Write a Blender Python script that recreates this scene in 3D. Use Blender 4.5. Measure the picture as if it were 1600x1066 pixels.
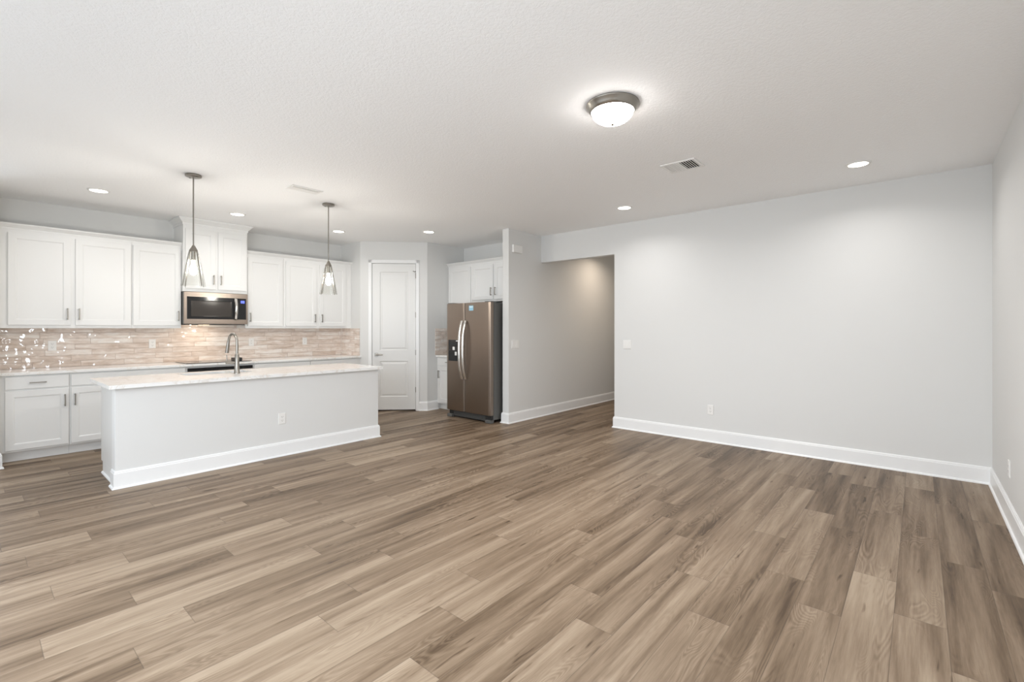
import bpy, bmesh, math, random
from mathutils import Vector, Matrix
from math import pi, sin, cos, radians
random.seed(7)
for o in list(bpy.data.objects): bpy.data.objects.remove(o)
S = bpy.context.scene
COL = S.collection

# ------------------------------------------------------------------ camera, world, exposure
F_PX, HZ, EYE, TH = 736.34, 513.86, 1.36, 0.7122
cam_d = bpy.data.cameras.new('camera'); cam = bpy.data.objects.new('camera', cam_d); COL.objects.link(cam)
cam.location = (0, 0, EYE); cam.rotation_euler = (pi/2, 0, TH)
cam_d.sensor_fit = 'HORIZONTAL'; cam_d.sensor_width = 36.0
cam_d.lens = 36.0*F_PX/1600; cam_d.shift_y = (HZ-533)/1600
cam_d.clip_start = 0.02
S.camera = cam
S.view_settings.view_transform = 'Standard'; S.view_settings.look = 'None'
S.view_settings.gamma = 1; S.view_settings.use_curve_mapping = False
S.view_settings.exposure = 0.24
S.cycles.diffuse_bounces = 8; S.cycles.max_bounces = 14; S.cycles.glossy_bounces = 5; S.cycles.transmission_bounces = 8
S.cycles.caustics_refractive = False; S.cycles.caustics_reflective = False
S.cycles.sample_clamp_indirect = 6
w = bpy.data.worlds.new('daylight'); S.world = w; w.use_nodes = True
w.node_tree.nodes['Background'].inputs[0].default_value = (0.80, 0.90, 1.0, 1)
w.node_tree.nodes['Background'].inputs[1].default_value = 1.6

CEIL = 2.797
XR_ = 0.485
def light(name, kind, loc, energy, color=(1,1,1), rot=(0,0,0), size=None, size_y=None, **kw):
    d = bpy.data.lights.new(name, kind); d.energy = energy; d.color = color
    if kind == 'AREA':
        d.shape = 'RECTANGLE' if size_y else 'DISK'; d.size = size
        if size_y: d.size_y = size_y
    elif size is not None: d.shadow_soft_size = size
    for k, v in kw.items(): setattr(d, k, v)
    o = bpy.data.objects.new(name, d); COL.objects.link(o); o.location = loc; o.rotation_euler = rot
    return o
DAY = (0.87, 0.935, 1.0)
# daylight entering through the sliding doors behind the camera and the left window, plus an added right-hand window
light('daylight_sliding_door', 'AREA', (-2.2, -1.085, 1.2), 74, DAY, (radians(57), 0, 0), 4.6, 2.3, spread=radians(150))
light('daylight_added_window', 'AREA', (XR_+0.03, -0.42, 1.55), 46, DAY, (0, radians(76), 0), 1.3, 0.98)  # added light at an unseen window, brightens surfaces that face right
light('daylight_window', 'AREA', (-7.61, -0.50, 1.45), 12, DAY, (0, radians(-90), 0), 1.3, 0.9)

# ------------------------------------------------------------------ materials
def new_mat(name):
    m = bpy.data.materials.new(name); m.use_nodes = True
    nt = m.node_tree; b = nt.nodes['Principled BSDF']
    return m, nt, b
def P(name, col, rough=0.5, metal=0.0, **kw):
    m, nt, b = new_mat(name)
    b.inputs['Base Color'].default_value = (*col, 1); b.inputs['Roughness'].default_value = rough
    b.inputs['Metallic'].default_value = metal
    for k, v in kw.items(): b.inputs[k].default_value = v
    return m
def N(nt, t, **kw):
    n = nt.nodes.new(t)
    for k, v in kw.items():
        if isinstance(v, bpy.types.NodeSocket): nt.links.new(v, n.inputs[k])
        elif k in n.inputs.keys(): n.inputs[k].default_value = v
        else: setattr(n, k, v)
    return n
def M(nt, op, a, b=None, c=None, clamp=False):
    n = nt.nodes.new('ShaderNodeMath'); n.operation = op; n.use_clamp = clamp
    for i, v in enumerate((a, b, c)):
        if v is None: continue
        if isinstance(v, (int, float)): n.inputs[i].default_value = v
        else: nt.links.new(v, n.inputs[i])
    return n.outputs[0]
def mix(nt, fac, a, b, blend='MIX'):
    n = nt.nodes.new('ShaderNodeMix'); n.data_type = 'RGBA'; n.blend_type = blend
    for s, v in ((n.inputs[0], fac), (n.inputs[6], a), (n.inputs[7], b)):
        if isinstance(v, bpy.types.NodeSocket): nt.links.new(v, s)
        elif isinstance(v, (int, float)): s.default_value = v
        else: s.default_value = (*v, 1)
    return n.outputs[2]
def ramp(nt, fac, stops):
    n = nt.nodes.new('ShaderNodeValToRGB'); nt.links.new(fac, n.inputs[0])
    e = n.color_ramp.elements
    while len(e) < len(stops): e.new(0.5)
    for i, (p, c) in enumerate(stops):
        e[i].position = p; e[i].color = (*c, 1) if len(c) == 3 else c
    return n.outputs[0]
def vec(nt, x, y, z):
    n = nt.nodes.new('ShaderNodeCombineXYZ')
    for i, v in enumerate((x, y, z)):
        if isinstance(v, (int, float)): n.inputs[i].default_value = v
        else: nt.links.new(v, n.inputs[i])
    return n.outputs[0]
def bump(nt, b, h, strength, dist):
    n = nt.nodes.new('ShaderNodeBump'); n.inputs['Strength'].default_value = strength; n.inputs['Distance'].default_value = dist
    nt.links.new(h, n.inputs['Height']); nt.links.new(n.outputs[0], b.inputs['Normal']); return n

def paint_mat(name, col, rough, scale, strength, dist, detail=3):
    m, nt, b = new_mat(name)
    b.inputs['Base Color'].default_value = (*col, 1); b.inputs['Roughness'].default_value = rough
    g = N(nt, 'ShaderNodeNewGeometry')
    n = N(nt, 'ShaderNodeTexNoise', Vector=g.outputs['Position'], Scale=scale, Detail=detail, Roughness=0.55)
    bump(nt, b, n.outputs[0], strength, dist)
    return m
MW = paint_mat('wall_paint', (0.70, 0.70, 0.69), 0.62, 160, 0.12, 0.001)
def ceiling_mat():
    m, nt, b = new_mat('knockdown_ceiling')
    b.inputs['Base Color'].default_value = (0.90, 0.90, 0.90, 1); b.inputs['Roughness'].default_value = 0.85
    g = N(nt, 'ShaderNodeNewGeometry')
    n = N(nt, 'ShaderNodeTexNoise', Vector=g.outputs['Position'], Scale=58, Detail=2.5, Roughness=0.6, Distortion=0.6)
    r = ramp(nt, n.outputs[0], [(0.40, (0,0,0)), (0.52, (0.7,0.7,0.7)), (0.66, (1,1,1))])
    bump(nt, b, r, 0.36, 0.003)
    return m
MC = ceiling_mat()
MT = P('trim_white', (0.84, 0.845, 0.845), 0.32)
MCAB = P('cabinet_white', (0.785, 0.785, 0.775), 0.36)
MDOOR = P('door_white', (0.745, 0.745, 0.735), 0.38)
MNI = P('brushed_nickel', (0.31, 0.29, 0.26), 0.30, 1.0)
MDK = P('black_gloss', (0.012, 0.012, 0.013), 0.10)
MBL = P('black_matte', (0.02, 0.02, 0.02), 0.5)
MPL = P('white_plastic', (0.80, 0.79, 0.77), 0.35)
MSLOT = P('slot_grey', (0.25, 0.24, 0.23), 0.5)
MGREY = P('appliance_grey', (0.10, 0.10, 0.095), 0.45)
def steel(name, col, rough, vertical=True):
    m, nt, b = new_mat(name)
    b.inputs['Metallic'].default_value = 1.0
    tc = N(nt, 'ShaderNodeTexCoord'); mp = N(nt, 'ShaderNodeMapping', Vector=tc.outputs['Object'])
    mp.inputs['Scale'].default_value = (260, 260, 1.5) if vertical else (1.5, 260, 260)
    n = N(nt, 'ShaderNodeTexNoise', Vector=mp.outputs[0], Scale=1, Detail=2)
    c = mix(nt, n.outputs[0], tuple(x*0.93 for x in col), tuple(min(1, x*1.07) for x in col))
    nt.links.new(c, b.inputs['Base Color'])
    r = M(nt, 'MULTIPLY_ADD', n.outputs[0], 0.10, rough-0.05); nt.links.new(r, b.inputs['Roughness'])
    return m
MST = steel('stainless_bronze', (0.30, 0.245, 0.205), 0.34)
MSTH = steel('stainless_horizontal', (0.34, 0.285, 0.245), 0.30, False)
MSTL = P('polished_steel', (0.80, 0.78, 0.75), 0.16, 1.0)
MSINK = P('sink_steel', (0.62, 0.61, 0.60), 0.30, 1.0)

def emis(name, col, strength):
    m, nt, b = new_mat(name)
    b.inputs['Base Color'].default_value = (*col, 1)
    b.inputs['Emission Color'].default_value = (*col, 1); b.inputs['Emission Strength'].default_value = strength
    return m
MLED = emis('led_lens', (1, 0.95, 0.86), 6.0)
MDOME = emis('lit_alabaster_glass', (1, 0.96, 0.92), 24.0)
MBULB = emis('lit_bulb', (1, 0.95, 0.88), 330.0)
MDISP = emis('blue_display', (0.10, 0.14, 0.85), 0.9)
MTASK = emis('task_lamp', (1, 0.82, 0.6), 2.5)
def clear_glass():
    m = bpy.data.materials.new('clear_glass'); m.use_nodes = True; nt = m.node_tree; nt.nodes.clear()
    tr = N(nt, 'ShaderNodeBsdfTransparent'); tr.inputs[0].default_value = (0.97, 0.97, 0.96, 1)
    gl = N(nt, 'ShaderNodeBsdfGlossy'); gl.inputs['Roughness'].default_value = 0.04
    lw = N(nt, 'ShaderNodeLayerWeight', Blend=0.25); f = M(nt, 'MULTIPLY_ADD', lw.outputs['Facing'], 0.28, 0.02)
    mx = N(nt, 'ShaderNodeMixShader'); nt.links.new(f, mx.inputs[0]); nt.links.new(tr.outputs[0], mx.inputs[1]); nt.links.new(gl.outputs[0], mx.inputs[2])
    o = N(nt, 'ShaderNodeOutputMaterial'); nt.links.new(mx.outputs[0], o.inputs[0])
    return m
MGL = clear_glass()
MWG = P('window_glass', (1, 1, 1), 0.0, **{'Transmission Weight': 1.0, 'IOR': 1.05})

def quartz_mat():
    m, nt, b = new_mat('quartz_counter')
    g = N(nt, 'ShaderNodeNewGeometry')
    n1 = N(nt, 'ShaderNodeTexNoise', Vector=g.outputs['Position'], Scale=2.2, Detail=5, Roughness=0.6, Distortion=1.2)
    v = M(nt, 'ABSOLUTE', M(nt, 'SUBTRACT', n1.outputs[0], 0.5))
    vein = ramp(nt, v, [(0.0, (0.74, 0.70, 0.65)), (0.012, (0.82, 0.81, 0.79)), (0.04, (0.85, 0.845, 0.835))])
    n2 = N(nt, 'ShaderNodeTexNoise', Vector=g.outputs['Position'], Scale=30, Detail=3)
    c = mix(nt, M(nt, 'MULTIPLY', n2.outputs[0], 0.04), vein, (0.74, 0.72, 0.69))
    nt.links.new(c, b.inputs['Base Color']); b.inputs['Roughness'].default_value = 0.12
    return m
MQ = quartz_mat()

def tile_mat():
    m, nt, b = new_mat('glazed_beige_tile')
    uv = N(nt, 'ShaderNodeUVMap'); uv.uv_map = 'UVMap'
    su = N(nt, 'ShaderNodeSeparateXYZ', Vector=uv.outputs[0])
    row = M(nt, 'FLOOR', M(nt, 'DIVIDE', su.outputs[1], 0.0665))
    wn = N(nt, 'ShaderNodeTexWhiteNoise'); wn.noise_dimensions = '1D'; nt.links.new(M(nt, 'ADD', row, 3.0), wn.inputs['W'])
    br = N(nt, 'ShaderNodeTexBrick', Vector=vec(nt, M(nt, 'MULTIPLY_ADD', wn.outputs[0], 0.405, su.outputs[0]), su.outputs[1], 0.0))
    br.offset = 0.0; br.offset_frequency = 2; br.squash = 1.0
    br.inputs['Scale'].default_value = 1.0; br.inputs['Mortar Size'].default_value = 0.0020
    br.inputs['Mortar Smooth'].default_value = 0.3; br.inputs['Bias'].default_value = 0.0
    br.inputs['Brick Width'].default_value = 0.405; br.inputs['Row Height'].default_value = 0.0665
    br.inputs['Color1'].default_value = (0, 0, 0, 1); br.inputs['Color2'].default_value = (1, 1, 1, 1)
    br.inputs['Mortar'].default_value = (0.5, 0.5, 0.5, 1)
    mp = N(nt, 'ShaderNodeMapping', Vector=uv.outputs[0]); mp.inputs['Scale'].default_value = (5, 22, 1)
    sc = N(nt, 'ShaderNodeSeparateColor', Color=br.outputs['Color'])
    off = vec(nt, M(nt, 'MULTIPLY', sc.outputs[0], 9.0), M(nt, 'MULTIPLY', sc.outputs[0], 5.0), 0.0)
    va = N(nt, 'ShaderNodeVectorMath', operation='ADD'); nt.links.new(mp.outputs[0], va.inputs[0]); nt.links.new(off, va.inputs[1])
    n = N(nt, 'ShaderNodeTexNoise', Vector=va.outputs[0], Scale=1.0, Detail=4, Roughness=0.62, Distortion=0.5)
    f = M(nt, 'ADD', M(nt, 'MULTIPLY_ADD', n.outputs[0], 1.15, -0.16), M(nt, 'MULTIPLY', sc.outputs[0], 0.34))
    c = ramp(nt, f, [(0.22, (0.50, 0.39, 0.315)), (0.42, (0.64, 0.53, 0.455)), (0.60, (0.74, 0.64, 0.57)), (0.82, (0.84, 0.79, 0.74))])
    c = mix(nt, br.outputs['Fac'], c, (0.47, 0.37, 0.31))
    nt.links.new(c, b.inputs['Base Color'])
    nt.links.new(M(nt, 'MULTIPLY_ADD', br.outputs['Fac'], 0.5, 0.045), b.inputs['Roughness'])
    wv = N(nt, 'ShaderNodeTexNoise', Vector=uv.outputs[0], Scale=11, Detail=1.2, Roughness=0.45)
    h = M(nt, 'SUBTRACT', M(nt, 'MULTIPLY', wv.outputs[0], 1.0), M(nt, 'MULTIPLY', br.outputs['Fac'], 0.16))
    bump(nt, b, h, 1.0, 0.017)
    b.inputs['IOR'].default_value = 1.78
    return m
MTILE = tile_mat()

def floor_mat():
    m, nt, b = new_mat('oak_vinyl_plank')
    uv = N(nt, 'ShaderNodeUVMap'); uv.uv_map = 'UVMap'
    s = N(nt, 'ShaderNodeSeparateXYZ', Vector=uv.outputs[0])      # u across in m, v along in m
    tone = N(nt, 'ShaderNodeAttribute', attribute_name='tone').outputs['Fac']
    seed = N(nt, 'ShaderNodeAttribute', attribute_name='seed').outputs['Fac']
    u, v = s.outputs[0], s.outputs[1]
    so = M(nt, 'MULTIPLY', seed, 71.0)
    # broad figure, warped and drawn out along the plank
    broad = N(nt, 'ShaderNodeTexNoise', Vector=vec(nt, M(nt, 'MULTIPLY', u, 10.5), M(nt, 'MULTIPLY', v, 0.65), so), Scale=1.0, Detail=2.0, Roughness=0.5, Distortion=0.35)
    # growth rings: contour lines of a smooth field
    ring = N(nt, 'ShaderNodeTexNoise', Vector=vec(nt, M(nt, 'MULTIPLY', u, 9.5), M(nt, 'MULTIPLY', v, 1.5), M(nt, 'ADD', so, 13.0)), Scale=1.0, Detail=1.2, Roughness=0.45, Distortion=0.55)
    rmask = N(nt, 'ShaderNodeTexNoise', Vector=vec(nt, M(nt, 'MULTIPLY', u, 7.0), M(nt, 'MULTIPLY', v, 1.6), M(nt, 'ADD', so, 31.0)), Scale=1.0, Detail=1.0)
    rm = ramp(nt, rmask.outputs[0], [(0.46, (0,0,0)), (0.64, (1,1,1))])
    fine = N(nt, 'ShaderNodeTexNoise', Vector=vec(nt, M(nt, 'MULTIPLY', u, 170.0), M(nt, 'MULTIPLY', v, 9.0), so), Scale=1.0, Detail=3.0, Roughness=0.6)
    rl = M(nt, 'SINE', M(nt, 'MULTIPLY', M(nt, 'MULTIPLY_ADD', fine.outputs[0], 0.012, ring.outputs[0]), 145.0))
    mid = N(nt, 'ShaderNodeTexNoise', Vector=vec(nt, M(nt, 'MULTIPLY', u, 46.0), M(nt, 'MULTIPLY', v, 2.0), M(nt, 'ADD', so, 5.0)), Scale=1.0, Detail=3.0, Roughness=0.6, Distortion=0.3)
    # splits and knots
    crk = N(nt, 'ShaderNodeTexNoise', Vector=vec(nt, M(nt, 'MULTIPLY', u, 26.0), M(nt, 'MULTIPLY', v, 3.2), M(nt, 'ADD', so, 47.0)), Scale=1.0, Detail=2.0, Roughness=0.5)
    ck = ramp(nt, crk.outputs[0], [(0.69, (0,0,0)), (0.76, (1,1,1))])
    t = M(nt, 'MULTIPLY_ADD', M(nt, 'SUBTRACT', broad.outputs[0], 0.5), 1.45, tone)
    t = M(nt, 'MULTIPLY_ADD', M(nt, 'SUBTRACT', mid.outputs[0], 0.5), 0.62, t)
    t = M(nt, 'MULTIPLY_ADD', M(nt, 'SUBTRACT', fine.outputs[0], 0.5), 0.42, t)
    t = M(nt, 'MULTIPLY_ADD', M(nt, 'MULTIPLY', rl, rm), 0.115, t)
    t = M(nt, 'SUBTRACT', t, M(nt, 'MULTIPLY', ck, 0.50))
    c = ramp(nt, t, [(0.0, (0.070, 0.044, 0.025)), (0.25, (0.138, 0.094, 0.059)), (0.5, (0.208, 0.149, 0.100)), (0.75, (0.278, 0.209, 0.146)), (1.0, (0.350, 0.274, 0.198))])
    # seams: dark hairline at plank edges
    eu = M(nt, 'MINIMUM', u, M(nt, 'SUBTRACT', 0.188, u))
    ev = N(nt, 'ShaderNodeAttribute', attribute_name='len').outputs['Fac']
    ve = M(nt, 'MINIMUM', v, M(nt, 'SUBTRACT', ev, v))
    e = M(nt, 'MINIMUM', eu, ve)
    seam = ramp(nt, M(nt, 'MULTIPLY', e, 100.0), [(0.05, (1,1,1)), (0.22, (0,0,0))])
    c = mix(nt, M(nt, 'MULTIPLY', seam, 0.55), c, (0.07, 0.05, 0.035))
    nt.links.new(c, b.inputs['Base Color'])
    nt.links.new(M(nt, 'MULTIPLY_ADD', fine.outputs[0], 0.12, 0.38), b.inputs['Roughness'])
    h = M(nt, 'SUBTRACT', M(nt, 'MULTIPLY', fine.outputs[0], 0.3), M(nt, 'MULTIPLY', seam, 1.0))
    bump(nt, b, h, 0.25, 0.0012)
    b.inputs['Specular IOR Level'].default_value = 0.24
    return m
MFL = floor_mat()

# ------------------------------------------------------------------ mesh helpers
class MB:
    def __init__(s): s.bm = bmesh.new()
    def box(s, x0, x1, y0, y1, z0, z1):
        v = [s.bm.verts.new(p) for p in ((x0,y0,z0),(x1,y0,z0),(x1,y1,z0),(x0,y1,z0),(x0,y0,z1),(x1,y0,z1),(x1,y1,z1),(x0,y1,z1))]
        for f in ((3,2,1,0),(4,5,6,7),(0,1,5,4),(1,2,6,5),(2,3,7,6),(3,0,4,7)): s.bm.faces.new([v[i] for i in f])
        return s
    def prism(s, pts, z0, z1):          # polygon in xy, counter-clockwise
        a = [s.bm.verts.new((x, y, z0)) for x, y in pts]; b = [s.bm.verts.new((x, y, z1)) for x, y in pts]
        n = len(pts)
        s.bm.faces.new(a[::-1]); s.bm.faces.new(b)
        for i in range(n): s.bm.faces.new((a[i], a[(i+1)%n], b[(i+1)%n], b[i]))
        return s
    def sweep(s, prof, path, closed_prof=True):   # prof: (out, z) ; path: list of (x,y, nx,ny) offset direction at each station
        rings = []
        for (x, y, nx, ny) in path:
            rings.append([s.bm.verts.new((x+nx*o, y+ny*o, z)) for o, z in prof])
        n = len(prof)
        for i in range(len(rings)-1):
            for j in range(n if closed_prof else n-1):
                s.bm.faces.new((rings[i][j], rings[i+1][j], rings[i+1][(j+1)%n], rings[i][(j+1)%n]))
        s.bm.faces.new(rings[0][::-1]); s.bm.faces.new(rings[-1])
        return s
    def lathe(s, prof, c=(0,0,0), seg=48, close=True, axis='z'):
        cx, cy, cz = c; rings = []
        def pt(r, h, a):
            if axis == 'z': return (cx+r*cos(a), cy+r*sin(a), cz+h)
            if axis == 'y': return (cx+r*cos(a), cy+h, cz+r*sin(a))
            return (cx+h, cy+r*cos(a), cz+r*sin(a))
        for r, h in prof:
            if r < 1e-6: rings.append([s.bm.verts.new(pt(0, h, 0))])
            else: rings.append([s.bm.verts.new(pt(r, h, 2*pi*k/seg)) for k in range(seg)])
        for i in range(len(rings)-1):
            a, b = rings[i], rings[i+1]
            for k in range(seg):
                k2 = (k+1) % seg
                if len(a) == 1 and len(b) == 1: continue
                if len(a) == 1: s.bm.faces.new((a[0], b[k], b[k2]))
                elif len(b) == 1: s.bm.faces.new((a[k], a[k2], b[0]))
                else: s.bm.faces.new((a[k], a[k2], b[k2], b[k]))
        return s
    def cyl(s, c, r, h, seg=24, axis='z'): return s.lathe([(0,0),(r,0),(r,h),(0,h)], c, seg, axis=axis)
    def tube(s, pts, r, seg=12, flat=None):
        pts = [Vector(p) for p in pts]; rings = []; up = Vector((0, 0, 1))
        t0 = (pts[1]-pts[0]).normalized()
        nrm = up.cross(t0) if abs(t0.dot(up)) < 0.95 else Vector((1,0,0)).cross(t0)
        nrm.normalize()
        for i, p in enumerate(pts):
            t = (pts[min(i+1, len(pts)-1)] - pts[max(i-1, 0)]).normalized()
            nrm = (nrm - t*nrm.dot(t)).normalized(); bn = t.cross(nrm)
            ri = r[i] if isinstance(r, (list, tuple)) else r
            fa, fb = flat if flat else (1, 1)
            rings.append([s.bm.verts.new(p + nrm*ri*fa*cos(2*pi*k/seg) + bn*ri*fb*sin(2*pi*k/seg)) for k in range(seg)])
        for i in range(len(rings)-1):
            for k in range(seg):
                s.bm.faces.new((rings[i][k], rings[i][(k+1)%seg], rings[i+1][(k+1)%seg], rings[i+1][k]))
        s.bm.faces.new(rings[0][::-1]); s.bm.faces.new(rings[-1])
        return s
    def panel(s, x0, x1, z0, z1, yf, yb, loops):
        """slab in the xz plane, front at yf facing -y, back at yb; loops = [(inset, dy)] stepped recess in its front"""
        rs = [[(x0,yb,z0),(x1,yb,z0),(x1,yb,z1),(x0,yb,z1)]]
        for ins, dy in [(0, 0.002), (0.002, 0)] + loops:
            rs.append([(x0+ins,yf+dy,z0+ins),(x1-ins,yf+dy,z0+ins),(x1-ins,yf+dy,z1-ins),(x0+ins,yf+dy,z1-ins)])
        vs = [[s.bm.verts.new(p) for p in r] for r in rs]
        s.bm.faces.new(vs[0])
        for a, b in zip(vs, vs[1:]):
            for k in range(4): s.bm.faces.new((a[k], a[(k+1)%4], b[(k+1)%4], b[k]))
        s.bm.faces.new(vs[-1])
        return s
    def build(s, name, mat, parent=None, bevel=0, smooth=False, loc=None, rz=None, uv=None):
        bmesh.ops.recalc_face_normals(s.bm, faces=s.bm.faces)
        me = bpy.data.meshes.new(name); s.bm.to_mesh(me); s.bm.free()
        o = bpy.data.objects.new(name, me); COL.objects.link(o)
        for m in (mat if isinstance(mat, (list, tuple)) else [mat]): me.materials.append(m)
        if parent: o.parent = parent
        if loc: o.location = loc
        if rz is not None: o.rotation_euler[2] = rz
        if smooth:
            for p in me.polygons: p.use_smooth = True
            md = o.modifiers.new('edge', 'EDGE_SPLIT'); md.split_angle = radians(35)
        if bevel:
            md = o.modifiers.new('bevel', 'BEVEL'); md.width = bevel; md.segments = 2; md.limit_method = 'ANGLE'
        if uv:
            l = me.uv_layers.new(name='UVMap')
            for li, lp in enumerate(me.loops):
                co = me.vertices[lp.vertex_index].co; l.data[li].uv = (co[uv[0]], co[uv[1]] - 0.915)
        return o
def tag(o, label, cat, group=None):
    o['label'] = label; o['category'] = cat
    if group: o['group'] = group
    return o
def thing(name, label, cat, loc, rz=0, group=None):
    o = bpy.data.objects.new(name, None); COL.objects.link(o); o.location = loc; o.rotation_euler[2] = rz
    o.empty_display_size = 0.1
    return tag(o, label, cat, group)
def struct(o): o['kind'] = 'structure'; return o
def dup(root, loc, rz=None, label=None, group=None):
    r = root.copy(); COL.objects.link(r); r.location = loc
    if rz is not None: r.rotation_euler[2] = rz
    if label: r['label'] = label
    if group: r['group'] = group
    for ch in list(root.children):
        c = ch.copy(); COL.objects.link(c); c.parent = r
        for g in list(ch.children):
            d = g.copy(); COL.objects.link(d); d.parent = c
    return r

# ------------------------------------------------------------------ room shell
XL, XR, YB, YF = -7.57, 0.485, 5.842, -1.10      # kitchen wall, right wall, wall with opening, window wall behind the camera
SX0, SX1, SY = -4.56, -4.445, 5.075              # stub wall beside the fridge
HXR, HEND = -3.178, 9.6
P0, P1, P2, P3 = (XL, 4.235), (-6.955, 4.235), (-6.183, 5.007), (-6.183, YB)

def build_floor():
    W, L = 0.188, 1.19
    joints = {2:3.485,1:3.743,0:4.090,-1:4.448,-2:3.888,-3:4.140,-4:3.470,-5:3.804,-6:4.254,-7:3.298,-8:3.580,-9:1.513,-10:4.190,-11:3.470,
              -12:2.514,-13:1.655,-14:0.693,-15:1.400,-16:1.740,-17:1.048,-18:1.480,-19:0.62,-20:1.188}
    rnd = random.Random(11)
    base = 0.62
    for c in range(-21, -50, -1):
        base = (base + rnd.choice([0.36, 0.42, 0.74, 0.80, 0.3])) % L; joints[c] = base
    bm = bmesh.new(); uvl = bm.loops.layers.uv.new('UVMap')
    ft = bm.faces.layers.float.new('tone'); fs = bm.faces.layers.float.new('seed'); fl = bm.faces.layers.float.new('len')
    # tones read off the photograph for planks (column, joint just nearer the camera): light / dark boards
    TONES = {(0,-2):0.6,(-2,-1):0.36,(-1,-1):0.58,(1,0):0.42,(-3,-1):0.6,(-3,-2):0.4,(-5,-2):0.6,(-5,-1):0.6,(-6,-3):0.62,(-6,-2):0.42,(-8,-3):0.7,(-11,-2):0.66,(-13,-1):0.6,(-10,-3):0.66,(-9,-1):0.42,(-8,-2):0.36,(-7,-2):0.5,(-10,-2):0.5,(-16,-1):0.5,(-18,-1):0.62,(-14,-1):0.6,(-11,-3):0.66,(-12,-2):0.4,(-2,0):0.32,(-2,-2):0.52,(2,0):0.36,(2,-1):0.36,(1,-1):0.4,(-7,-1):0.42,(-8,-1):0.5,(-9,2):0.6,(-10,-1):0.62,(-7,0):0.36,(-6,-1):0.4,(-6,0):0.5,(-3,0):0.34,(0,0):0.36,(-4,1):0.46,(-13,2):0.4,(-13,1):0.34,(-14,1):0.56,(-17,-1):0.48,(-20,-1):0.5,(-16,-2):0.45}
    y_lo, y_hi = YF-0.12, HEND+0.1
    for c in range(-42, 4):
        x0 = 0.004 + W*(c-0.5); x1 = x0+W
        if x0 > XR+0.1: continue
        j = joints.get(c, 1.0)
        k0 = math.floor((y_lo-j)/L)
        y = j + k0*L; k = k0
        while y < y_hi:
            a, b2 = max(y, y_lo), min(y+L, y_hi)
            vs = [bm.verts.new(p) for p in ((x0,a,0),(x1,a,0),(x1,b2,0),(x0,b2,0))]
            f = bm.faces.new(vs)
            r = rnd.random()
            f[ft] = TONES.get((c, k), 0.32 + 0.40*rnd.random()); f[fs] = r; f[fl] = L
            for lp, (uu, vv) in zip(f.loops, ((0,a-y),(W,a-y),(W,b2-y),(0,b2-y))): lp[uvl].uv = (uu, vv)
            y += L; k += 1
    # slab underneath so the floor has thickness
    me = bpy.data.meshes.new('floor'); bm.to_mesh(me); bm.free()
    o = bpy.data.objects.new('floor', me); COL.objects.link(o); me.materials.append(MFL)
    return struct(o)
build_floor()

b = MB(); b.box(XL-0.12, XR+0.12, YF-0.12, HEND+0.12, CEIL, CEIL+0.12); struct(b.build('ceiling', MC))
b = MB(); b.box(XR, XR+0.12, 0.11, YB+0.12, 0, CEIL); b.box(XR, XR+0.12, YF-0.12, -0.95, 0, CEIL); b.box(XR, XR+0.12, -0.95, 0.11, 0, 0.88); b.box(XR, XR+0.12, -0.95, 0.11, 2.22, CEIL)
struct(b.build('wall_right', MW))
b = MB()
for z in (0.88, 1.53, 2.175): b.box(XR+0.04, XR+0.09, -0.95, 0.11, z, z+0.045)
b.box(XR+0.04, XR+0.09, -0.95, -0.905, 0.88, 2.22); b.box(XR+0.04, XR+0.09, 0.065, 0.11, 0.88, 2.22)
struct(b.build('added_window_3', MT))  # frame of the unseen window added beside the camera for extra light
b = MB(); b.box(HXR, XR, YB, YB+0.12, 0, CEIL); b.box(SX1, HXR, YB, YB+0.12, 2.387, CEIL); struct(b.build('wall_back', MW))
b = MB(); b.box(SX0, SX1, SY, HEND, 0, CEIL); struct(b.build('wall_hall_left', MW))
b = MB(); b.box(HXR, HXR+0.12, YB+0.12, HEND, 0, CEIL); struct(b.build('wall_hall_right', MW))
b = MB(); b.box(SX0, HXR+0.12, HEND, HEND+0.12, 0, CEIL); struct(b.build('wall_hall_end', MW))
b = MB(); b.box(P3[0], SX0, YB, YB+0.12, 0, CEIL); struct(b.build('wall_alcove', MW))
# kitchen wall with a window opening left of the picture
b = MB()
b.box(XL-0.12, XL, -0.02, YB+0.12, 0, CEIL); b.box(XL-0.12, XL, YF-0.12, -0.98, 0, CEIL)
b.box(XL-0.12, XL, -0.98, -0.02, 0, 0.8); b.box(XL-0.12, XL, -0.98, -0.02, 2.1, CEIL)
struct(b.build('wall_left', MW))
b = MB(); b.box(XL, -6.745, 0.095, 0.213, 0, CEIL); struct(b.build('wall_return', MW))
# window wall behind the camera, sliding door opening
DX0, DX1, DZ = -4.6, 0.2, 2.42
b = MB(); b.box(XL-0.12, DX0, YF-0.12, YF, 0, CEIL); b.box(DX1, XR+0.12, YF-0.12, YF, 0, CEIL); b.box(DX0, DX1, YF-0.12, YF, DZ, CEIL)
struct(b.build('wall_front', MW))
b = MB()
for x in (DX0, DX0+1.17, DX0+2.37, DX0+3.57, DX1-0.06): b.box(x, x+0.06, YF-0.10, YF-0.03, 0, DZ)
b.box(DX0, DX1, YF-0.10, YF-0.03, 0, 0.06); b.box(DX0, DX1, YF-0.10, YF-0.03, DZ-0.07, DZ)
fr = struct(b.build('window_1', MT))
b = MB()
b.box(XL-0.09, XL-0.03, -0.98, -0.93, 0.8, 2.1); b.box(XL-0.09, XL-0.03, -0.07, -0.02, 0.8, 2.1)
b.box(XL-0.09, XL-0.03, -0.98, -0.02, 0.8, 0.85); b.box(XL-0.09, XL-0.03, -0.98, -0.02, 2.05, 2.1); b.box(XL-0.09, XL-0.03, -0.98, -0.02, 1.43, 1.47)
struct(b.build('window_2', MT))

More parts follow.
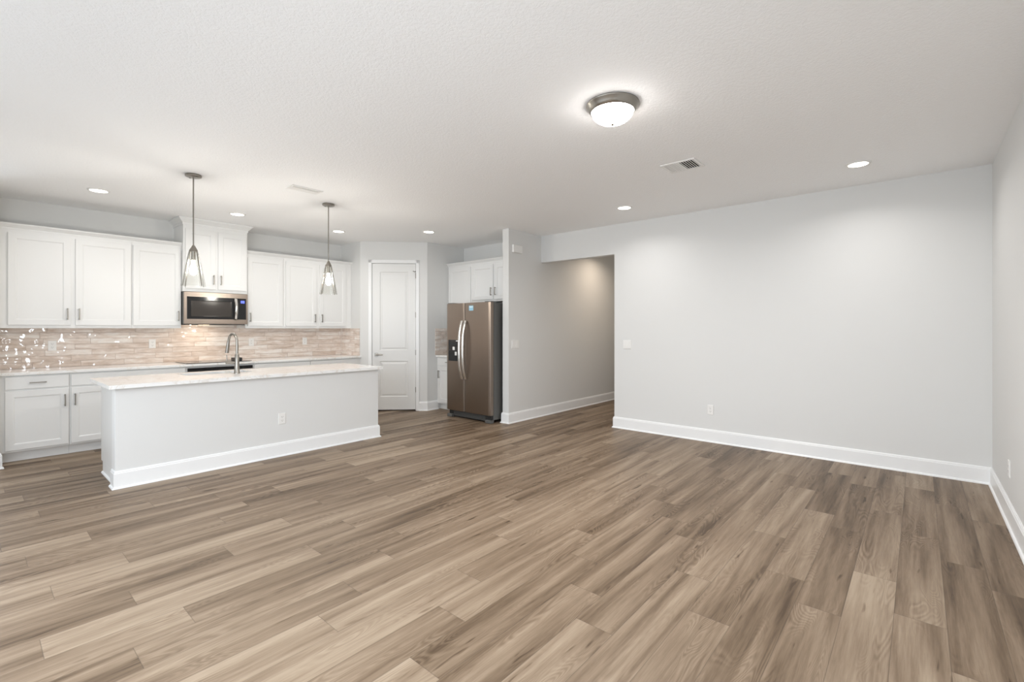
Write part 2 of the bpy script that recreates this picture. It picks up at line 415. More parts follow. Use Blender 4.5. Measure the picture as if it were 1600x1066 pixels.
# pantry corner: return wall, diagonal wall with door opening, side wall
T = 0.12
b = MB(); b.prism([(XL, 4.235), (-6.955, 4.235), (-6.955-0.0497, 4.235+T), (XL, 4.235+T)], 0, CEIL); struct(b.build('wall_pantry_left', MW))
b = MB(); b.prism([P2, P3, (P3[0]-T, P3[1]), (P2[0]-T, P2[1]+0.0497)], 0, CEIL); struct(b.build('wall_pantry_right', MW))
E45 = 0.70710678
def diag(s, d=0.0): return (P1[0]+E45*s - E45*d, P1[1]+E45*s + E45*d)      # s along, d into the pantry
DS0, DS1, DLEN, DTOP = 0.192, 0.902, 1.0918, 2.440
b = MB()
b.prism([P1, diag(DS0-0.012), diag(DS0-0.012, T), (-6.955-0.0497, 4.235+T)], 0, CEIL)
b.prism([diag(DS1+0.012), P2, (P2[0]-T, P2[1]+0.0497), diag(DS1+0.012, T)], 0, CEIL)
b.prism([diag(DS0-0.012), diag(DS1+0.012), diag(DS1+0.012, T), diag(DS0-0.012, T)], DTOP+0.012, CEIL)
struct(b.build('wall_pantry_front', MW))

# pantry door (local x along the wall, -y towards the kitchen)
door = bpy.data.objects.new('door_1', None); COL.objects.link(door); door.location = (*diag(DS0), 0); door.rotation_euler[2] = pi/4
struct(door); door['label'] = 'white two panel pantry door in the angled corner wall'
DW = DS1-DS0
b = MB(); YFc, YBk = 0.006, 0.042
z0, z1 = 0.022, DTOP-0.004; st = 0.125
mid0, mid1 = 0.825, 1.005
b.box(0.003, st, YFc, YBk, z0, z1); b.box(DW-st, DW-0.003, YFc, YBk, z0, z1)
b.box(st, DW-st, YFc, YBk, z1-0.135, z1); b.box(st, DW-st, YFc, YBk, mid0, mid1); b.box(st, DW-st, YFc, YBk, z0, 0.235)
lp = [(0.012, 0.008), (0.020, 0.008), (0.046, 0.0015), (0.05, 0.001)]
b.panel(st-0.001, DW-st+0.001, mid1-0.001, z1-0.134, YFc+0.0005, YBk-0.004, lp)
b.panel(st-0.001, DW-st+0.001, 0.234, mid0+0.001, YFc+0.0005, YBk-0.004, lp)
b.build('leaf', MDOOR, door)
b = MB(); cw = 0.052
b.box(-cw-0.006, -0.006, -0.014, 0.0, 0, DTOP+0.006+cw); b.box(DW+0.006, DW+cw+0.006, -0.014, 0.0, 0, DTOP+0.006+cw)
b.box(-cw-0.006, DW+cw+0.006, -0.014, 0.0, DTOP+0.006, DTOP+0.006+cw)
b.build('casing', MT, door, bevel=0.003)
b = MB()
b.box(-0.012, -0.001, 0, T, 0, DTOP+0.012); b.box(DW+0.001, DW+0.012, 0, T, 0, DTOP+0.012); b.box(-0.012, DW+0.012, 0, T, DTOP+0.001, DTOP+0.012)
b.box(-0.001, 0.012, YBk+0.002, YBk+0.03, 0, DTOP); b.box(DW-0.012, DW+0.001, YBk+0.002, YBk+0.03, 0, DTOP); b.box(-0.001, DW, YBk+0.002, YBk+0.03, DTOP-0.012, DTOP+0.002)
b.build('jamb', MT, door)
b = MB(); b.box(0.040, 0.098, -0.006, YFc, 0.905, 0.963)
b.cyl((0.069, -0.045, 0.934), 0.011, 0.042, axis='y'); b.tube([(0.069,-0.047,0.934),(0.12,-0.049,0.934),(0.185,-0.047,0.932)], [0.011,0.009,0.008])
b.build('lever_handle', MNI, door, smooth=True)
for hz in (0.35, 0.967, 1.59, 2.24):
    b = MB(); b.cyl((DW+0.001, -0.004, hz-0.045), 0.0065, 0.09); b.box(DW-0.003, DW+0.006, -0.001, 0.008, hz-0.044, hz+0.044)
    b.build('hinge', MNI, door)
b = MB(); b.cyl((DW-0.004, -0.004, 2.30), 0.007, 0.012); b.tube([(DW-0.004,-0.006,2.305),(DW-0.028,-0.05,2.305)], 0.005); b.cyl((DW-0.03,-0.062,2.305), 0.010, 0.012, axis='y')
b.build('door_stop', MNI, door)
# dark pantry interior behind the door
b = MB(); b.prism([diag(0.02, 0.5), diag(1.07, 0.5), diag(1.07, 0.55), diag(0.02, 0.55)], 0, CEIL); struct(b.build('wall_pantry_inside', MW))

# baseboards with shoe moulding
BP = [(0, 0), (0.028, 0), (0.0275, 0.006), (0.024, 0.013), (0.016, 0.0175), (0.0155, 0.019), (0.0155, 0.128), (0.012, 0.134), (0.012, 0.141), (0.007, 0.15), (0, 0.15)]
def base(name, path): b = MB(); b.sweep(BP, path); return struct(b.build(name, MT))
base('baseboard_back', [(HXR, YB+0.12, -1, 0), (HXR, YB, -1, -1), (XR, YB, -1, -1)])
base('baseboard_right', [(XR, YB, -1, -1), (XR, YF, -1, 1)])
base('baseboard_hall', [(SX0, 5.30, -1, 0), (SX0, SY, -1, -1), (SX1, SY, 1, -1), (SX1, HEND, 1, -1)])
base('baseboard_hall_end', [(SX1, HEND, 1, -1), (HXR, HEND, -1, -1)])
base('baseboard_pantry', [(*diag(DS1+0.006+cw), E45, -E45), (P2[0], P2[1], 1, -0.4142), (P2[0], 5.235, 1, 0)])
base('baseboard_pantry_left', [(P1[0], P1[1], 0.4142, -1), (*diag(DS0-0.006-cw), E45, -E45)])
base('baseboard_return', [(XL, 0.095, 1, -1), (-6.745, 0.095, 1, -1), (-6.745, 0.213, 1, 1), (-6.765, 0.213, 0, 1)])
base('baseboard_front_left', [(XL, YF, 1, 1), (DX0, YF, 0, 1)])

# ------------------------------------------------------------------ kitchen cabinets
def pull(parent, x, z, vertical=True, L=0.128, y=-0.02):
    b = MB(); s = 0.0055
    if vertical:
        b.box(x-s, x+s, y-0.034, y-0.024, z-L/2, z+L/2)
        for q in (-1, 1): b.box(x-s, x+s, y-0.026, y, z+q*(L/2-0.010)-0.005, z+q*(L/2-0.010)+0.005)
    else:
        b.box(x-L/2, x+L/2, y-0.034, y-0.024, z-s, z+s)
        for q in (-1, 1): b.box(x+q*(L/2-0.010)-0.005, x+q*(L/2-0.010)+0.005, y-0.026, y, z-s, z+s)
    return b.build('handle', MNI, parent, bevel=0.0015)
SHK = [(0.058, 0.0), (0.0605, 0.003), (0.064, 0.003), (0.068, 0.0085)]
def cab_door(parent, x0, x1, z0, z1, hside=None, hz=None, name='door', flat=False):
    b = MB()
    b.panel(x0, x1, z0, z1, -0.020, -0.001, [] if flat else SHK)
    d = b.build(name, MCAB, parent)
    if hside == 'l': pull(d, x0+0.030, hz)
    elif hside == 'r': pull(d, x1-0.030, hz)
    elif hside == 'c': pull(d, (x0+x1)/2, (z0+z1)/2, False)
    return d
# local frame: x along the run, front at y=0 facing -y, z is world height
def wall_cab(label, loc, rz, wdt, dep, z0, z1, doors, dz, group=None, finished=None):
    t = thing('wall_cabinet', label, 'cabinet', (loc[0], loc[1], 0), rz, group)
    b = MB(); b.box(0.0005, wdt-0.0005, 0, dep-0.001, z0, z1); b.build('body', MCAB, t, bevel=0.0012)
    for (a, c, side) in doors: cab_door(t, a, c, dz[0], dz[1], side, dz[0]+0.125)
    return t
R90 = pi/2
FXU = -7.23   # face of the wall cabinets
G1 = 'white wall cabinets over the beige backsplash'
wall_cab('white double-door wall cabinet at the far left end of the row', (FXU, 0.2145), R90, 1.099, 0.339, 1.366, 2.41, [(0.070,0.556,'r'),(0.593,1.089,'l')], (1.400,2.376), G1)
wall_cab('narrow white single-door wall cabinet just left of the microwave', (FXU, 1.3145), R90, 0.505, 0.339, 1.366, 2.41, [(0.009,0.498,'r')], (1.400,2.376), G1)
wall_cab('tall raised white cabinet with two doors directly above the microwave', (-7.15, 1.820), R90, 0.765, 0.419, 1.845, 2.712, [(0.022,0.368,'r'),(0.396,0.744,'l')], (1.885,2.655), G1)
wall_cab('narrow white single-door wall cabinet just right of the microwave', (FXU, 2.586), R90, 0.536, 0.339, 1.366, 2.41, [(0.025,0.514,'l')], (1.400,2.376), G1)
wall_cab('white double-door wall cabinet beside the pantry corner', (FXU, 3.1225), R90, 1.111, 0.339, 1.366, 2.41, [(0.025,0.502,'r'),(0.555,1.010,'l')], (1.400,2.376), G1)

CR = [(0, 0), (0.006, 0), (0.006, 0.018), (0.012, 0.022), (0.018, 0.030), (0.036, 0.048), (0.040, 0.050), (0.040, 0.062), (0, 0.062)]
def crown(label, path, z, k=1.0):
    b = MB(); b.sweep([(o*k, z+h*k) for o, h in CR], path)
    return tag(b.build('crown_molding', MCAB), label, 'molding', 'crown moldings on the cabinets')
crown('white crown molding on top of the left wall cabinets', [(FXU, 0.214, 1, 0), (FXU, 1.8195, 1, 0)], 2.4085)
crown('white crown molding on top of the right wall cabinets next to the pantry', [(FXU, 2.586, 1, 0), (FXU, 4.234, 1, 0)], 2.4085)
crown('large white crown molding wrapped around the tall cabinet over the microwave', [(XL+0.001, 1.8205, 0, -1), (-7.15, 1.8205, 1, -1), (-7.15, 2.5845, 1, 1), (XL+0.001, 2.5845, 0, 1)], 2.7085, 1.40)

FXB = -6.955
def base_cab(label, loc, rz, wdt, dep, drawers, doors, group=None, dtop=0.868):
    t = thing('base_cabinet', label, 'cabinet', (loc[0], loc[1], 0), rz, group)
    b = MB(); b.box(0.0005, wdt-0.0005, 0, dep-0.001, 0.105, 0.884); b.build('body', MCAB, t, bevel=0.0012)
    b = MB(); b.box(0.0005, wdt-0.0005, 0.075, dep-0.01, 0, 0.105); b.build('toe_kick', MCAB, t)
    for (a, c) in drawers: cab_door(t, a, c, 0.742, dtop, 'c', 0, 'drawer', True)
    for (a, c, s) in doors: cab_door(t, a, c, 0.125, 0.722, s, 0.722-0.125)
    return t
G2 = 'white base cabinets under the back counter'
base_cab('white base cabinet with drawer and one door at the far left', (FXB, 0.2145), R90, 0.517, 0.614, [(0.040,0.508)], [(0.040,0.508,'r')], G2)
base_cab('white base cabinet between the far left cabinet and the oven, mostly behind the island', (FXB, 0.732), R90, 1.070, 0.614, [(0.010,1.055)], [(0.010,0.528,'l'),(0.536,1.055,'r')], G2)
base_cab('white base cabinet right of the oven, behind the island', (FXB, 2.588), R90, 0.800, 0.614, [(0.010,0.790)], [(0.010,0.396,'r'),(0.404,0.790,'l')], G2)
base_cab('white base cabinet by the pantry corner, behind the island', (FXB, 3.388), R90, 0.846, 0.614, [(0.010,0.780)], [(0.010,0.391,'r'),(0.399,0.780,'l')], G2)

# built-in oven under the cooktop
ov = thing('built_in_oven', 'stainless built-in oven with black strip under the cooktop', 'oven', (FXB, 1.803, 0), R90)
b = MB(); b.box(0.001, 0.783, 0.002, 0.60, 0.105, 0.884); b.build('body', MCAB, ov)
b = MB(); b.box(0.012, 0.772, -0.022, 0.002, 0.822, 0.862); b.build('control_panel', MDK, ov, bevel=0.002)
b = MB(); b.box(0.012, 0.772, -0.026, 0.002, 0.20, 0.818); d = b.build('oven_door', MSTH, ov, bevel=0.003)
b = MB(); b.tube([(0.08,-0.065,0.77),(0.70,-0.065,0.77)], 0.010); b.box(0.09,0.105,-0.065,-0.026,0.762,0.778); b.box(0.675,0.69,-0.065,-0.026,0.762,0.778); b.build('handle', MSTL, d)
b = MB(); b.box(0.14, 0.64, -0.028, -0.0255, 0.36, 0.66); b.build('glass', MDK, d)
b = MB(); b.box(0.001, 0.783, 0.075, 0.60, 0, 0.105); b.build('toe_kick', MCAB, ov)

# counters
b = MB(); b.box(XL+0.001, -6.918, 0.2145, 4.234, 0.885, 0.915)
tag(b.build('countertop', MQ, bevel=0.003), 'long white quartz countertop along the tiled kitchen wall', 'countertop', 'white quartz countertops')
# backsplash
def splash(name, boxes, uv, label):
    b = MB()
    for bx in boxes: b.box(*bx)
    return tag(b.build(name, MTILE, uv=uv), label, 'backsplash', 'beige glazed tile backsplashes')
splash('tile_backsplash', [(XL+0.0005, XL+0.0095, 0.2145, 4.2345, 0.9155, 1.3655), (XL+0.0005, XL+0.0095, 1.822, 2.584, 1.3655, 1.412)], (1, 2), 'long beige glossy tile backsplash behind the back counter')
splash('tile_backsplash', [(XL+0.010, -6.965, 4.2255, 4.2345, 0.9155, 1.3655)], (0, 2), 'short return of beige tile on the wall left of the pantry door')
splash('tile_backsplash', [(P2[0]+0.0005, P2[0]+0.0095, 5.175, YB-0.0005, 0.9155, 1.3655)], (1, 2), 'small patch of beige tile just left of the refrigerator')

# cooktop
ck = thing('cooktop', 'black glass cooktop set in the back counter', 'cooktop', (-7.20, 2.19, 0.9155))
b = MB(); R = 0.03
b.prism([(-0.24,-0.385),(0.235,-0.385),(0.262,-0.35),(0.262,0.35),(0.235,0.385),(-0.24,0.385)], 0, 0.008); b.build('glass_top', MDK, ck, bevel=0.003)
for (x, y, r) in ((-0.11,-0.2,0.08),(0.12,-0.2,0.10),(-0.11,0.2,0.10),(0.12,0.16,0.075)):
    b = MB(); b.lathe([(r,0.0081),(r,0.0086),(r-0.003,0.0086),(r-0.003,0.0081)], (x,y,0)); b.build('burner_ring', MSLOT, ck)
b = MB(); b.box(-7.14, -7.02, 2.375, 2.475, 0.9242, 0.966)
tag(b.build('packet', MBL, bevel=0.004), 'small black box left on the right rear of the cooktop', 'box')

# microwave (local x along +Y world)
mw = thing('microwave', 'stainless over-the-range microwave with black glass door', 'microwave', (-7.15, 1.822, 1.4125), R90)
b = MB(); b.box(0.001, 0.760, 0.002, 0.418, 0.012, 0.431); b.box(0.02, 0.74, 0.03, 0.40, 0.0, 0.012); b.build('body', MGREY, mw, bevel=0.002)
b = MB(); b.panel(0.001, 0.760, 0.010, 0.428, -0.022, 0.0015, [(0.004, 0)]); fm = b.build('front_frame', MSTH, mw)
b = MB(); b.box(0.034, 0.588, -0.0255, -0.0215, 0.075, 0.366)
d = b.build('door_glass', MDK, mw, bevel=0.0015)
b = MB(); b.panel(0.078, 0.555, 0.108, 0.315, -0.0262, -0.0255, [(0.01, 0.0004)]); b.build('window', P('smoked_glass', (0.045,0.038,0.033), 0.12), d)
b = MB(); b.box(0.594, 0.738, -0.0255, -0.0215, 0.075, 0.366); cp = b.build('control_panel', MDK, mw, bevel=0.0015)
b = MB(); b.box(0.668, 0.718, -0.0262, -0.0255, 0.300, 0.336); b.build('display', MDISP, cp)
b = MB(); b.tube([(0.600,-0.026,0.072),(0.602,-0.050,0.085),(0.603,-0.066,0.15),(0.603,-0.072,0.22),(0.603,-0.066,0.29),(0.602,-0.050,0.355),(0.600,-0.026,0.368)], 0.016, 12, (1.0, 0.5))
b.build('handle', MSTL, mw, smooth=True)
b = MB(); b.box(0.22, 0.34, 0.16, 0.20, -0.0015, 0.001); b.build('task_light', MTASK, mw)
light('microwave_task_light', 'AREA', (-7.24, 2.09, 1.405), 2.2, (1, 0.84, 0.66), (0, radians(30), 0), 0.10, 0.08)

# ------------------------------------------------------------------ island
IX, IY0, IY1, IXB = -5.157, 0.828, 3.392, -5.93
isl = thing('kitchen_island', 'long white kitchen island with plain front and baseboard', 'kitchen island', (-5.5, 2.1, 0))
def ibox(name, mat, x0, x1, y0, y1, z0, z1, bevel=0.0015):
    b = MB(); b.box(x0+5.5, x1+5.5, y0-2.1, y1-2.1, z0, z1); return b.build(name, mat, isl, bevel=bevel)
ibox('half_wall', MW, IX-0.125, IX, IY0, IY1, 0, 0.849)
b = MB()
for (a0, a1, c0, c1, e0, e1) in ((IXB, IX-0.1255, IY0+0.018, 1.42, 0.105, 0.849), (IXB, IX-0.1255, 2.12, IY1-0.018, 0.105, 0.849), (-5.560, IX-0.1255, 1.42, 2.12, 0.105, 0.849), (IXB, -5.560, 1.42, 2.12, 0.105, 0.60)):
    b.box(a0+5.5, a1+5.5, c0-2.1, c1-2.1, e0, e1)
b.build('cabinet_body', MCAB, isl)
ibox('toe_kick', MCAB, IXB+0.075, IX-0.1255, IY0+0.018, IY1-0.018, 0, 0.105)
ibox('corner_trim', MT, IX-0.13, IX-0.001, IY0-0.004, IY0-0.0003, 0.15, 0.849)
b = MB()
b.sweep([(o, z) for o, z in BP], [(IX-0.125+5.5, IY0-2.1, 0, -1), (IX+5.5, IY0-2.1, 1, -1), (IX+5.5, IY1-2.1, 1, 1), (IX-0.125+5.5, IY1-2.1, 0, 1)])
b.build('baseboard', MT, isl)
b = MB(); b.sweep([(0,0),(0.014,0),(0.012,0.008),(0.006,0.014),(0,0.016)], [(IXB+0.08+5.5, IY0+0.018-2.1, 0, -1), (IX-0.126+5.5, IY0+0.018-2.1, 0, -1)])
b.build('shoe_molding', MT, isl)
for i in range(4):
    a = -1.24 + i*0.62
    b = MB(); b.box(IXB+5.5-0.02, IXB+5.5-0.0005, a+0.006, a+0.614, 0.125, 0.835); b.build('door', MCAB, isl, bevel=0.002)
# island worktop with sink cut-out
WX0, WX1, WY0, WY1, WZ = -6.03, -5.097, 0.775, 3.425, 0.885
KX0, KX1, KY0, KY1 = -5.905, -5.600, 1.455, 2.085
b = MB()
b.box(WX0, KX0, WY0, WY1, WZ-0.032, WZ); b.box(KX1, WX1, WY0, WY1, WZ-0.032, WZ)
b.box(KX0, KX1, WY0, KY0, WZ-0.032, WZ); b.box(KX0, KX1, KY1, WY1, WZ-0.032, WZ)
bmesh.ops.remove_doubles(b.bm, verts=b.bm.verts, dist=1e-5)
tag(b.build('island_countertop', MQ), 'white quartz countertop on the kitchen island', 'countertop', 'white quartz countertops')
sk = thing('sink', 'stainless undermount sink in the island countertop', 'sink', ((KX0+KX1)/2, (KY0+KY1)/2, WZ-0.0335))
hx, hy = (KX1-KX0)/2, (KY1-KY0)/2
b = MB()
def ringv(ix, z, bm): return [bm.verts.new(p) for p in ((-hx+ix,-hy+ix,z),(hx-ix,-hy+ix,z),(hx-ix,hy-ix,z),(-hx+ix,hy-ix,z))]
rr = [ringv(i, z, b.bm) for i, z in ((-0.012,-0.001),(0.0005,-0.001),(0.006,-0.17),(0.03,-0.19))]
for a, c in zip(rr, rr[1:]):
    for k in range(4): b.bm.faces.new((a[k], a[(k+1)%4], c[(k+1)%4], c[k]))
b.bm.faces.new(rr[-1])
o = b.build('basin', MSINK, sk); md = o.modifiers.new('wall', 'SOLIDIFY'); md.thickness = 0.0015; md.offset = -1
b = MB(); b.lathe([(0,0.002),(0.03,0.002),(0.042,0.004),(0.044,0.0)], (0,0,-0.189)); b.build('drain', MSTL, sk)

# faucet
fc = thing('faucet', 'tall brushed nickel gooseneck faucet behind the island sink', 'faucet', (-5.50, 1.886, WZ))
b = MB(); b.lathe([(0,0),(0.030,0),(0.030,0.006),(0.0265,0.012),(0.0225,0.10),(0.021,0.195),(0.015,0.205),(0,0.205)], seg=32); b.build('body', MNI, fc, smooth=True)
pts = [(0,0,0.20),(0,0,0.33)]; rad = 0.068
for i in range(1, 13):
    a = pi*i/13; pts.append((-rad+rad*cos(a), -0.035*(1-cos(a))/2, 0.335+rad*1.25*sin(a)))
pts += [(-0.139,-0.037,0.325)]
b = MB(); b.tube(pts, 0.0125, 14); b.build('spout', MNI, fc, smooth=True)
b = MB(); b.tube([(-0.139,-0.037,0.335),(-0.146,-0.040,0.29),(-0.158,-0.044,0.215)], [0.014,0.017,0.019], 16); b.build('spray_head', MNI, fc, smooth=True)
b = MB(); b.tube([(-0.01,-0.018,0.115),(-0.02,-0.10,0.118)], 0.015, 14); b.tube([(-0.02,-0.088,0.12),(-0.022,-0.092,0.20)], [0.006,0.0045], 10); b.build('handle', MNI, fc, smooth=True)

# ------------------------------------------------------------------ refrigerator wall
G3 = 'cabinets on the refrigerator wall'
wall_cab('white single-door wall cabinet in the corner left of the refrigerator', (P3[0]+0.0015, 5.472), 0, 0.581, 0.369, 1.366, 2.42, [(0.035,0.560,None)], (1.400,2.386), G3)
wall_cab('short white double-door wall cabinet over the refrigerator', (-5.6005, 5.472), 0, 1.039, 0.369, 1.795, 2.42, [(0.028,0.492,'r'),(0.524,1.000,'l')], (1.828,2.386), G3)
crown('white crown molding on the cabinets above the refrigerator', [(P3[0]+0.001, 5.472, 0, -1), (SX0-0.001, 5.472, 0, -1)], 2.4185)
base_cab('white base cabinet with drawer peeking out left of the refrigerator', (P3[0]+0.0015, 5.222), 0, 0.600, 0.618, [(0.045,0.590)], [(0.045,0.590,'l')], G3)
b = MB(); b.box(P3[0]+0.001, -5.575, 5.185, YB-0.001, 0.885, 0.915)
tag(b.build('countertop', MQ, bevel=0.003), 'short white quartz countertop beside the refrigerator', 'countertop', 'white quartz countertops')

FX0, FX1, FY = -5.548, -4.612, 4.868
fr = thing('refrigerator', 'bronze stainless side-by-side refrigerator with water dispenser', 'refrigerator', ((FX0+FX1)/2, FY, 0))
hw = (FX1-FX0)/2; gx = -5.150-(FX0+FX1)/2
b = MB(); b.box(-hw+0.006, hw-0.004, 0.078, 0.80, 0.045, 1.735); b.build('body', MGREY, fr, bevel=0.004)
def fdoor(x0, x1, z0, z1):
    b = MB(); n = 14; bow = 0.012
    # gently bowed front
    pts = [(x1, 0.068), (x0, 0.068)]
    fr_ = []
    for i in range(n+1):
        t = i/n; x = x0+(x1-x0)*t; e = min(t, 1-t)
        rd = 0.006 if e == 0 else 0
        fr_.append((x, bow*(2*t-1)**2*0.6 + rd))
    b.prism([pts[1]] + fr_ + [pts[0]], z0, z1)
    return b
dl = fdoor(-hw, gx-0.004, 0.115, 1.745).build('freezer_door', MST, fr, bevel=0.003, smooth=False)
dr = fdoor(gx+0.004, hw, 0.115, 1.745).build('fridge_door', MST, fr, bevel=0.003)
for (p, sx, nm) in ((dl, gx-0.038, 'handle'), (dr, gx+0.038, 'handle')):
    zc, hh = 1.043, 0.435; q = []
    for i in range(17):
        t = -1 + 2*i/16; q.append((sx, -0.012 - 0.062*(1-abs(t)**2.6), zc+hh*t))
    b = MB(); b.tube(q, 0.020, 14, (1.0, 0.62)); b.build(nm, MSTL, p, smooth=True)
# dispenser
x0 = -hw+0.050; x1 = x0+0.232
b = MB(); b.panel(x0, x1, 0.868, 1.190, -0.004, 0.010, [(0.006, 0.0)]); dp = b.build('dispenser', MDK, dl, bevel=0)
b = MB(); b.box(x0+0.03, x1-0.03, -0.010, -0.004, 1.105, 1.150); b.build('dispenser_controls', MBL, dp)
b = MB(); b.box(x1-0.055, x1-0.012, -0.0065, -0.0041, 1.168, 1.182); b.build('dispenser_badge', MPL, dp)
b = MB(); b.box(x0+0.105, x0+0.150, -0.014, -0.004, 1.035, 1.085); b.box(x0+0.155, x0+0.195, -0.014, -0.004, 0.955, 1.010); b.build('dispenser_paddles', MPL, dp, bevel=0.004)
b = MB(); b.box(gx+0.105, gx+0.195, 0.0002, 0.0016, 1.628, 1.702); stk = b.build('sticker', P('pale_blue_sticker', (0.30,0.55,0.70), 0.5), dr); stk['label'] = 'pale blue energy sticker'
b = MB(); b.box(gx+0.115, gx+0.185, -0.0003, 0.0002, 1.672, 1.694); b.build('sticker_print', P('sticker_white', (0.62,0.78,0.86), 0.5), stk)
b = MB()
for i in range(5): b.box(gx+0.315+i*0.011, gx+0.323+i*0.011, 0.0012, 0.0040, 1.672, 1.684)
b.build('logo', MPL, dr)
b = MB(); b.box(-hw+0.02, hw-0.02, 0.05, 0.09, 0.02, 0.108)
b.build('grille', MBL, fr)
b = MB()
for i in range(4): b.box(-hw+0.12, hw-0.14, 0.044, 0.05, 0.034+i*0.018, 0.042+i*0.018)
b.build('grille_slats', MGREY, fr)
for x in (-hw+0.004, hw-0.115):
    b = MB(); b.box(x, x+0.11, 0.012, 0.085, 0.004, 0.050); b.build('foot_cover', MGREY, fr, bevel=0.006)
for x in (-hw+0.01, hw-0.13):
    b = MB(); b.box(x, x+0.12, 0.02, 0.14, 1.7355, 1.757); b.build('hinge_cover', MGREY, fr, bevel=0.005)
b = MB(); b.box(-hw+0.05, hw-0.05, 0.30, 0.70, 0.0, 0.045); b.build('rollers', MBL, fr)

# ------------------------------------------------------------------ electrical plates (local: plate in xz, front -y)
def outlet(label, loc, rz):
    t = thing('wall_outlet', label, 'outlet', loc, rz, 'white duplex outlets')
    b = MB(); b.panel(-0.036, 0.036, -0.0585, 0.0585, -0.006, -0.0003, [(0.003, -0.001)]); b.build('plate', MPL, t)
    for z in (-0.0195, 0.0195):
        b = MB(); b.lathe([(0,-0.0085),(0.0155,-0.0085),(0.017,-0.0065),(0.017,-0.0055)], (0,0,z), 20, axis='y'); r = b.build('receptacle', MPL, t)
        b = MB(); b.box(-0.0085,-0.0055,-0.0089,-0.0083,z-0.003,z+0.007); b.box(0.0055,0.0085,-0.0089,-0.0083,z-0.003,z+0.007); b.cyl((0,-0.0089,z-0.009),0.0028,0.0006,8,'y'); b.build('slots', MSLOT, r)
    return t
XT = XL+0.0098
outlet('white outlet on the backsplash, farthest left', (XT, 0.648, 1.165), R90)
outlet('white outlet on the backsplash, second from the left, left of the microwave', (XT, 1.585, 1.165), R90)
outlet('white outlet on the backsplash just right of the faucet', (XT, 2.787, 1.160), R90)
outlet('white outlet on the backsplash, nearest the pantry', (XT, 3.597, 1.160), R90)
outlet('white outlet on the front of the kitchen island', (IX+0.0002, 2.207, 0.400), R90)
outlet('white outlet low on the wide blank wall', (-1.894, YB-0.0002, 0.387), 0)
outlet('white outlet low on the right-hand wall', (XR-0.0002, 4.80, 0.375), -R90)
def switch(label, loc, rz, gangs):
    t = thing('light_switch', label, 'switch', loc, rz, 'white light switches'); hwd = 0.023*gangs+0.012
    b = MB(); b.panel(-hwd, hwd, -0.058, 0.058, -0.006, -0.0003, [(0.003, -0.001)]); b.build('plate', MPL, t)
    for i in range(gangs):
        x = (i-(gangs-1)/2)*0.046
        b = MB(); b.prism([(x-0.016,-0.0105),(x+0.016,-0.0105),(x+0.016,-0.006),(x-0.016,-0.006)], -0.032, 0.032); b.build('rocker', MPL, t, bevel=0.001)
    return t
switch('white wide three-gang switch on the wall beside the refrigerator', (SX1+0.0002, 5.215, 1.135), R90, 3)
switch('white two-gang switch on the blank wall right of the hallway opening', (-2.985, YB-0.0002, 1.148), 0, 2)
dc = thing('door_chime', 'white box-shaped door chime high on the stub wall', 'door chime', (SX1+0.0002, 5.235, 2.518), R90)
b = MB(); b.box(-0.098, 0.098, -0.044, -0.006, -0.056, 0.056); b.build('cover', MPL, dc, bevel=0.006)
b = MB(); b.box(-0.090, 0.090, -0.006, 0, -0.050, 0.050); b.build('base_plate', MPL, dc)

# ------------------------------------------------------------------ ceiling fixtures
def recessed(label, x, y, power=7, col=(1, 0.975, 0.95)):
    t = thing('recessed_light', label, 'ceiling light', (x, y, CEIL), 0, 'recessed ceiling lights')
    b = MB(); b.lathe([(0.072,-0.0075),(0.076,-0.010),(0.086,-0.009),(0.093,-0.003),(0.093,-0.0003),(0.072,-0.0003)], seg=40); b.build('trim_ring', MPL, t, smooth=True)
    b = MB(); b.lathe([(0,-0.0062),(0.073,-0.0062),(0.073,-0.0004),(0,-0.0004)], seg=40); b.build('lens', MLED, t)
    l = light('recessed_lamp', 'AREA', (x, y, CEIL-0.012), power, col, (0, 0, 0), 0.14); l.data.spread = radians(150)
    l.parent = t; l.location = (0, 0, -0.012)
    return t
KP = 4.0
recessed('recessed ceiling light farthest left, above the left kitchen cabinets', -6.44, 0.898, KP)
recessed('recessed ceiling light in front of the tall cabinet over the microwave', -6.455, 2.219, KP)
recessed('recessed ceiling light just right of the far pendant', -6.47, 3.585, KP)
recessed('recessed ceiling light nearest the pantry door', -5.485, 4.47, 2.6)
recessed('recessed ceiling light in front of the hallway opening', -2.64, 5.095, 5.5)
recessed('recessed ceiling light at the right, above the blank wall', -0.40, 5.076, 5.5)
hl = recessed('recessed light in the hallway ceiling behind the header', -3.85, 7.30, 8, (1, 0.82, 0.64))

fl = thing('flush_mount_light', 'round lit flush-mount ceiling light with brushed nickel rim', 'ceiling light', (-1.487, 2.708, CEIL))
b = MB(); b.lathe([(0,-0.0005),(0.166,-0.0005),(0.168,-0.006),(0.166,-0.010),(0.162,-0.014),(0.150,-0.034),(0.142,-0.046),(0.136,-0.050),(0.132,-0.048),(0.132,-0.04),(0,-0.04)], seg=72); b.build('rim', MNI, fl, smooth=True)
pr = [(0.1315, -0.041)]
for i in range(1, 13):
    a = pi/2*i/12; pr.append((0.1315*cos(a) if i < 12 else 0, -0.045-0.078*sin(a)))
b = MB(); b.lathe(pr, seg=64); b.build('glass_dome', MDOME, fl, smooth=True)
b = MB(); b.lathe([(0,-0.1225),(0.010,-0.124),(0.011,-0.128),(0.006,-0.134),(0,-0.136)], seg=20); b.build('finial', MNI, fl, smooth=True)
l = light('flush_lamp', 'AREA', (0, 0, -0.20), 40, (1, 0.985, 0.97), (0, 0, 0), 0.22); l.parent = fl; l.location = (0, 0, -0.137)

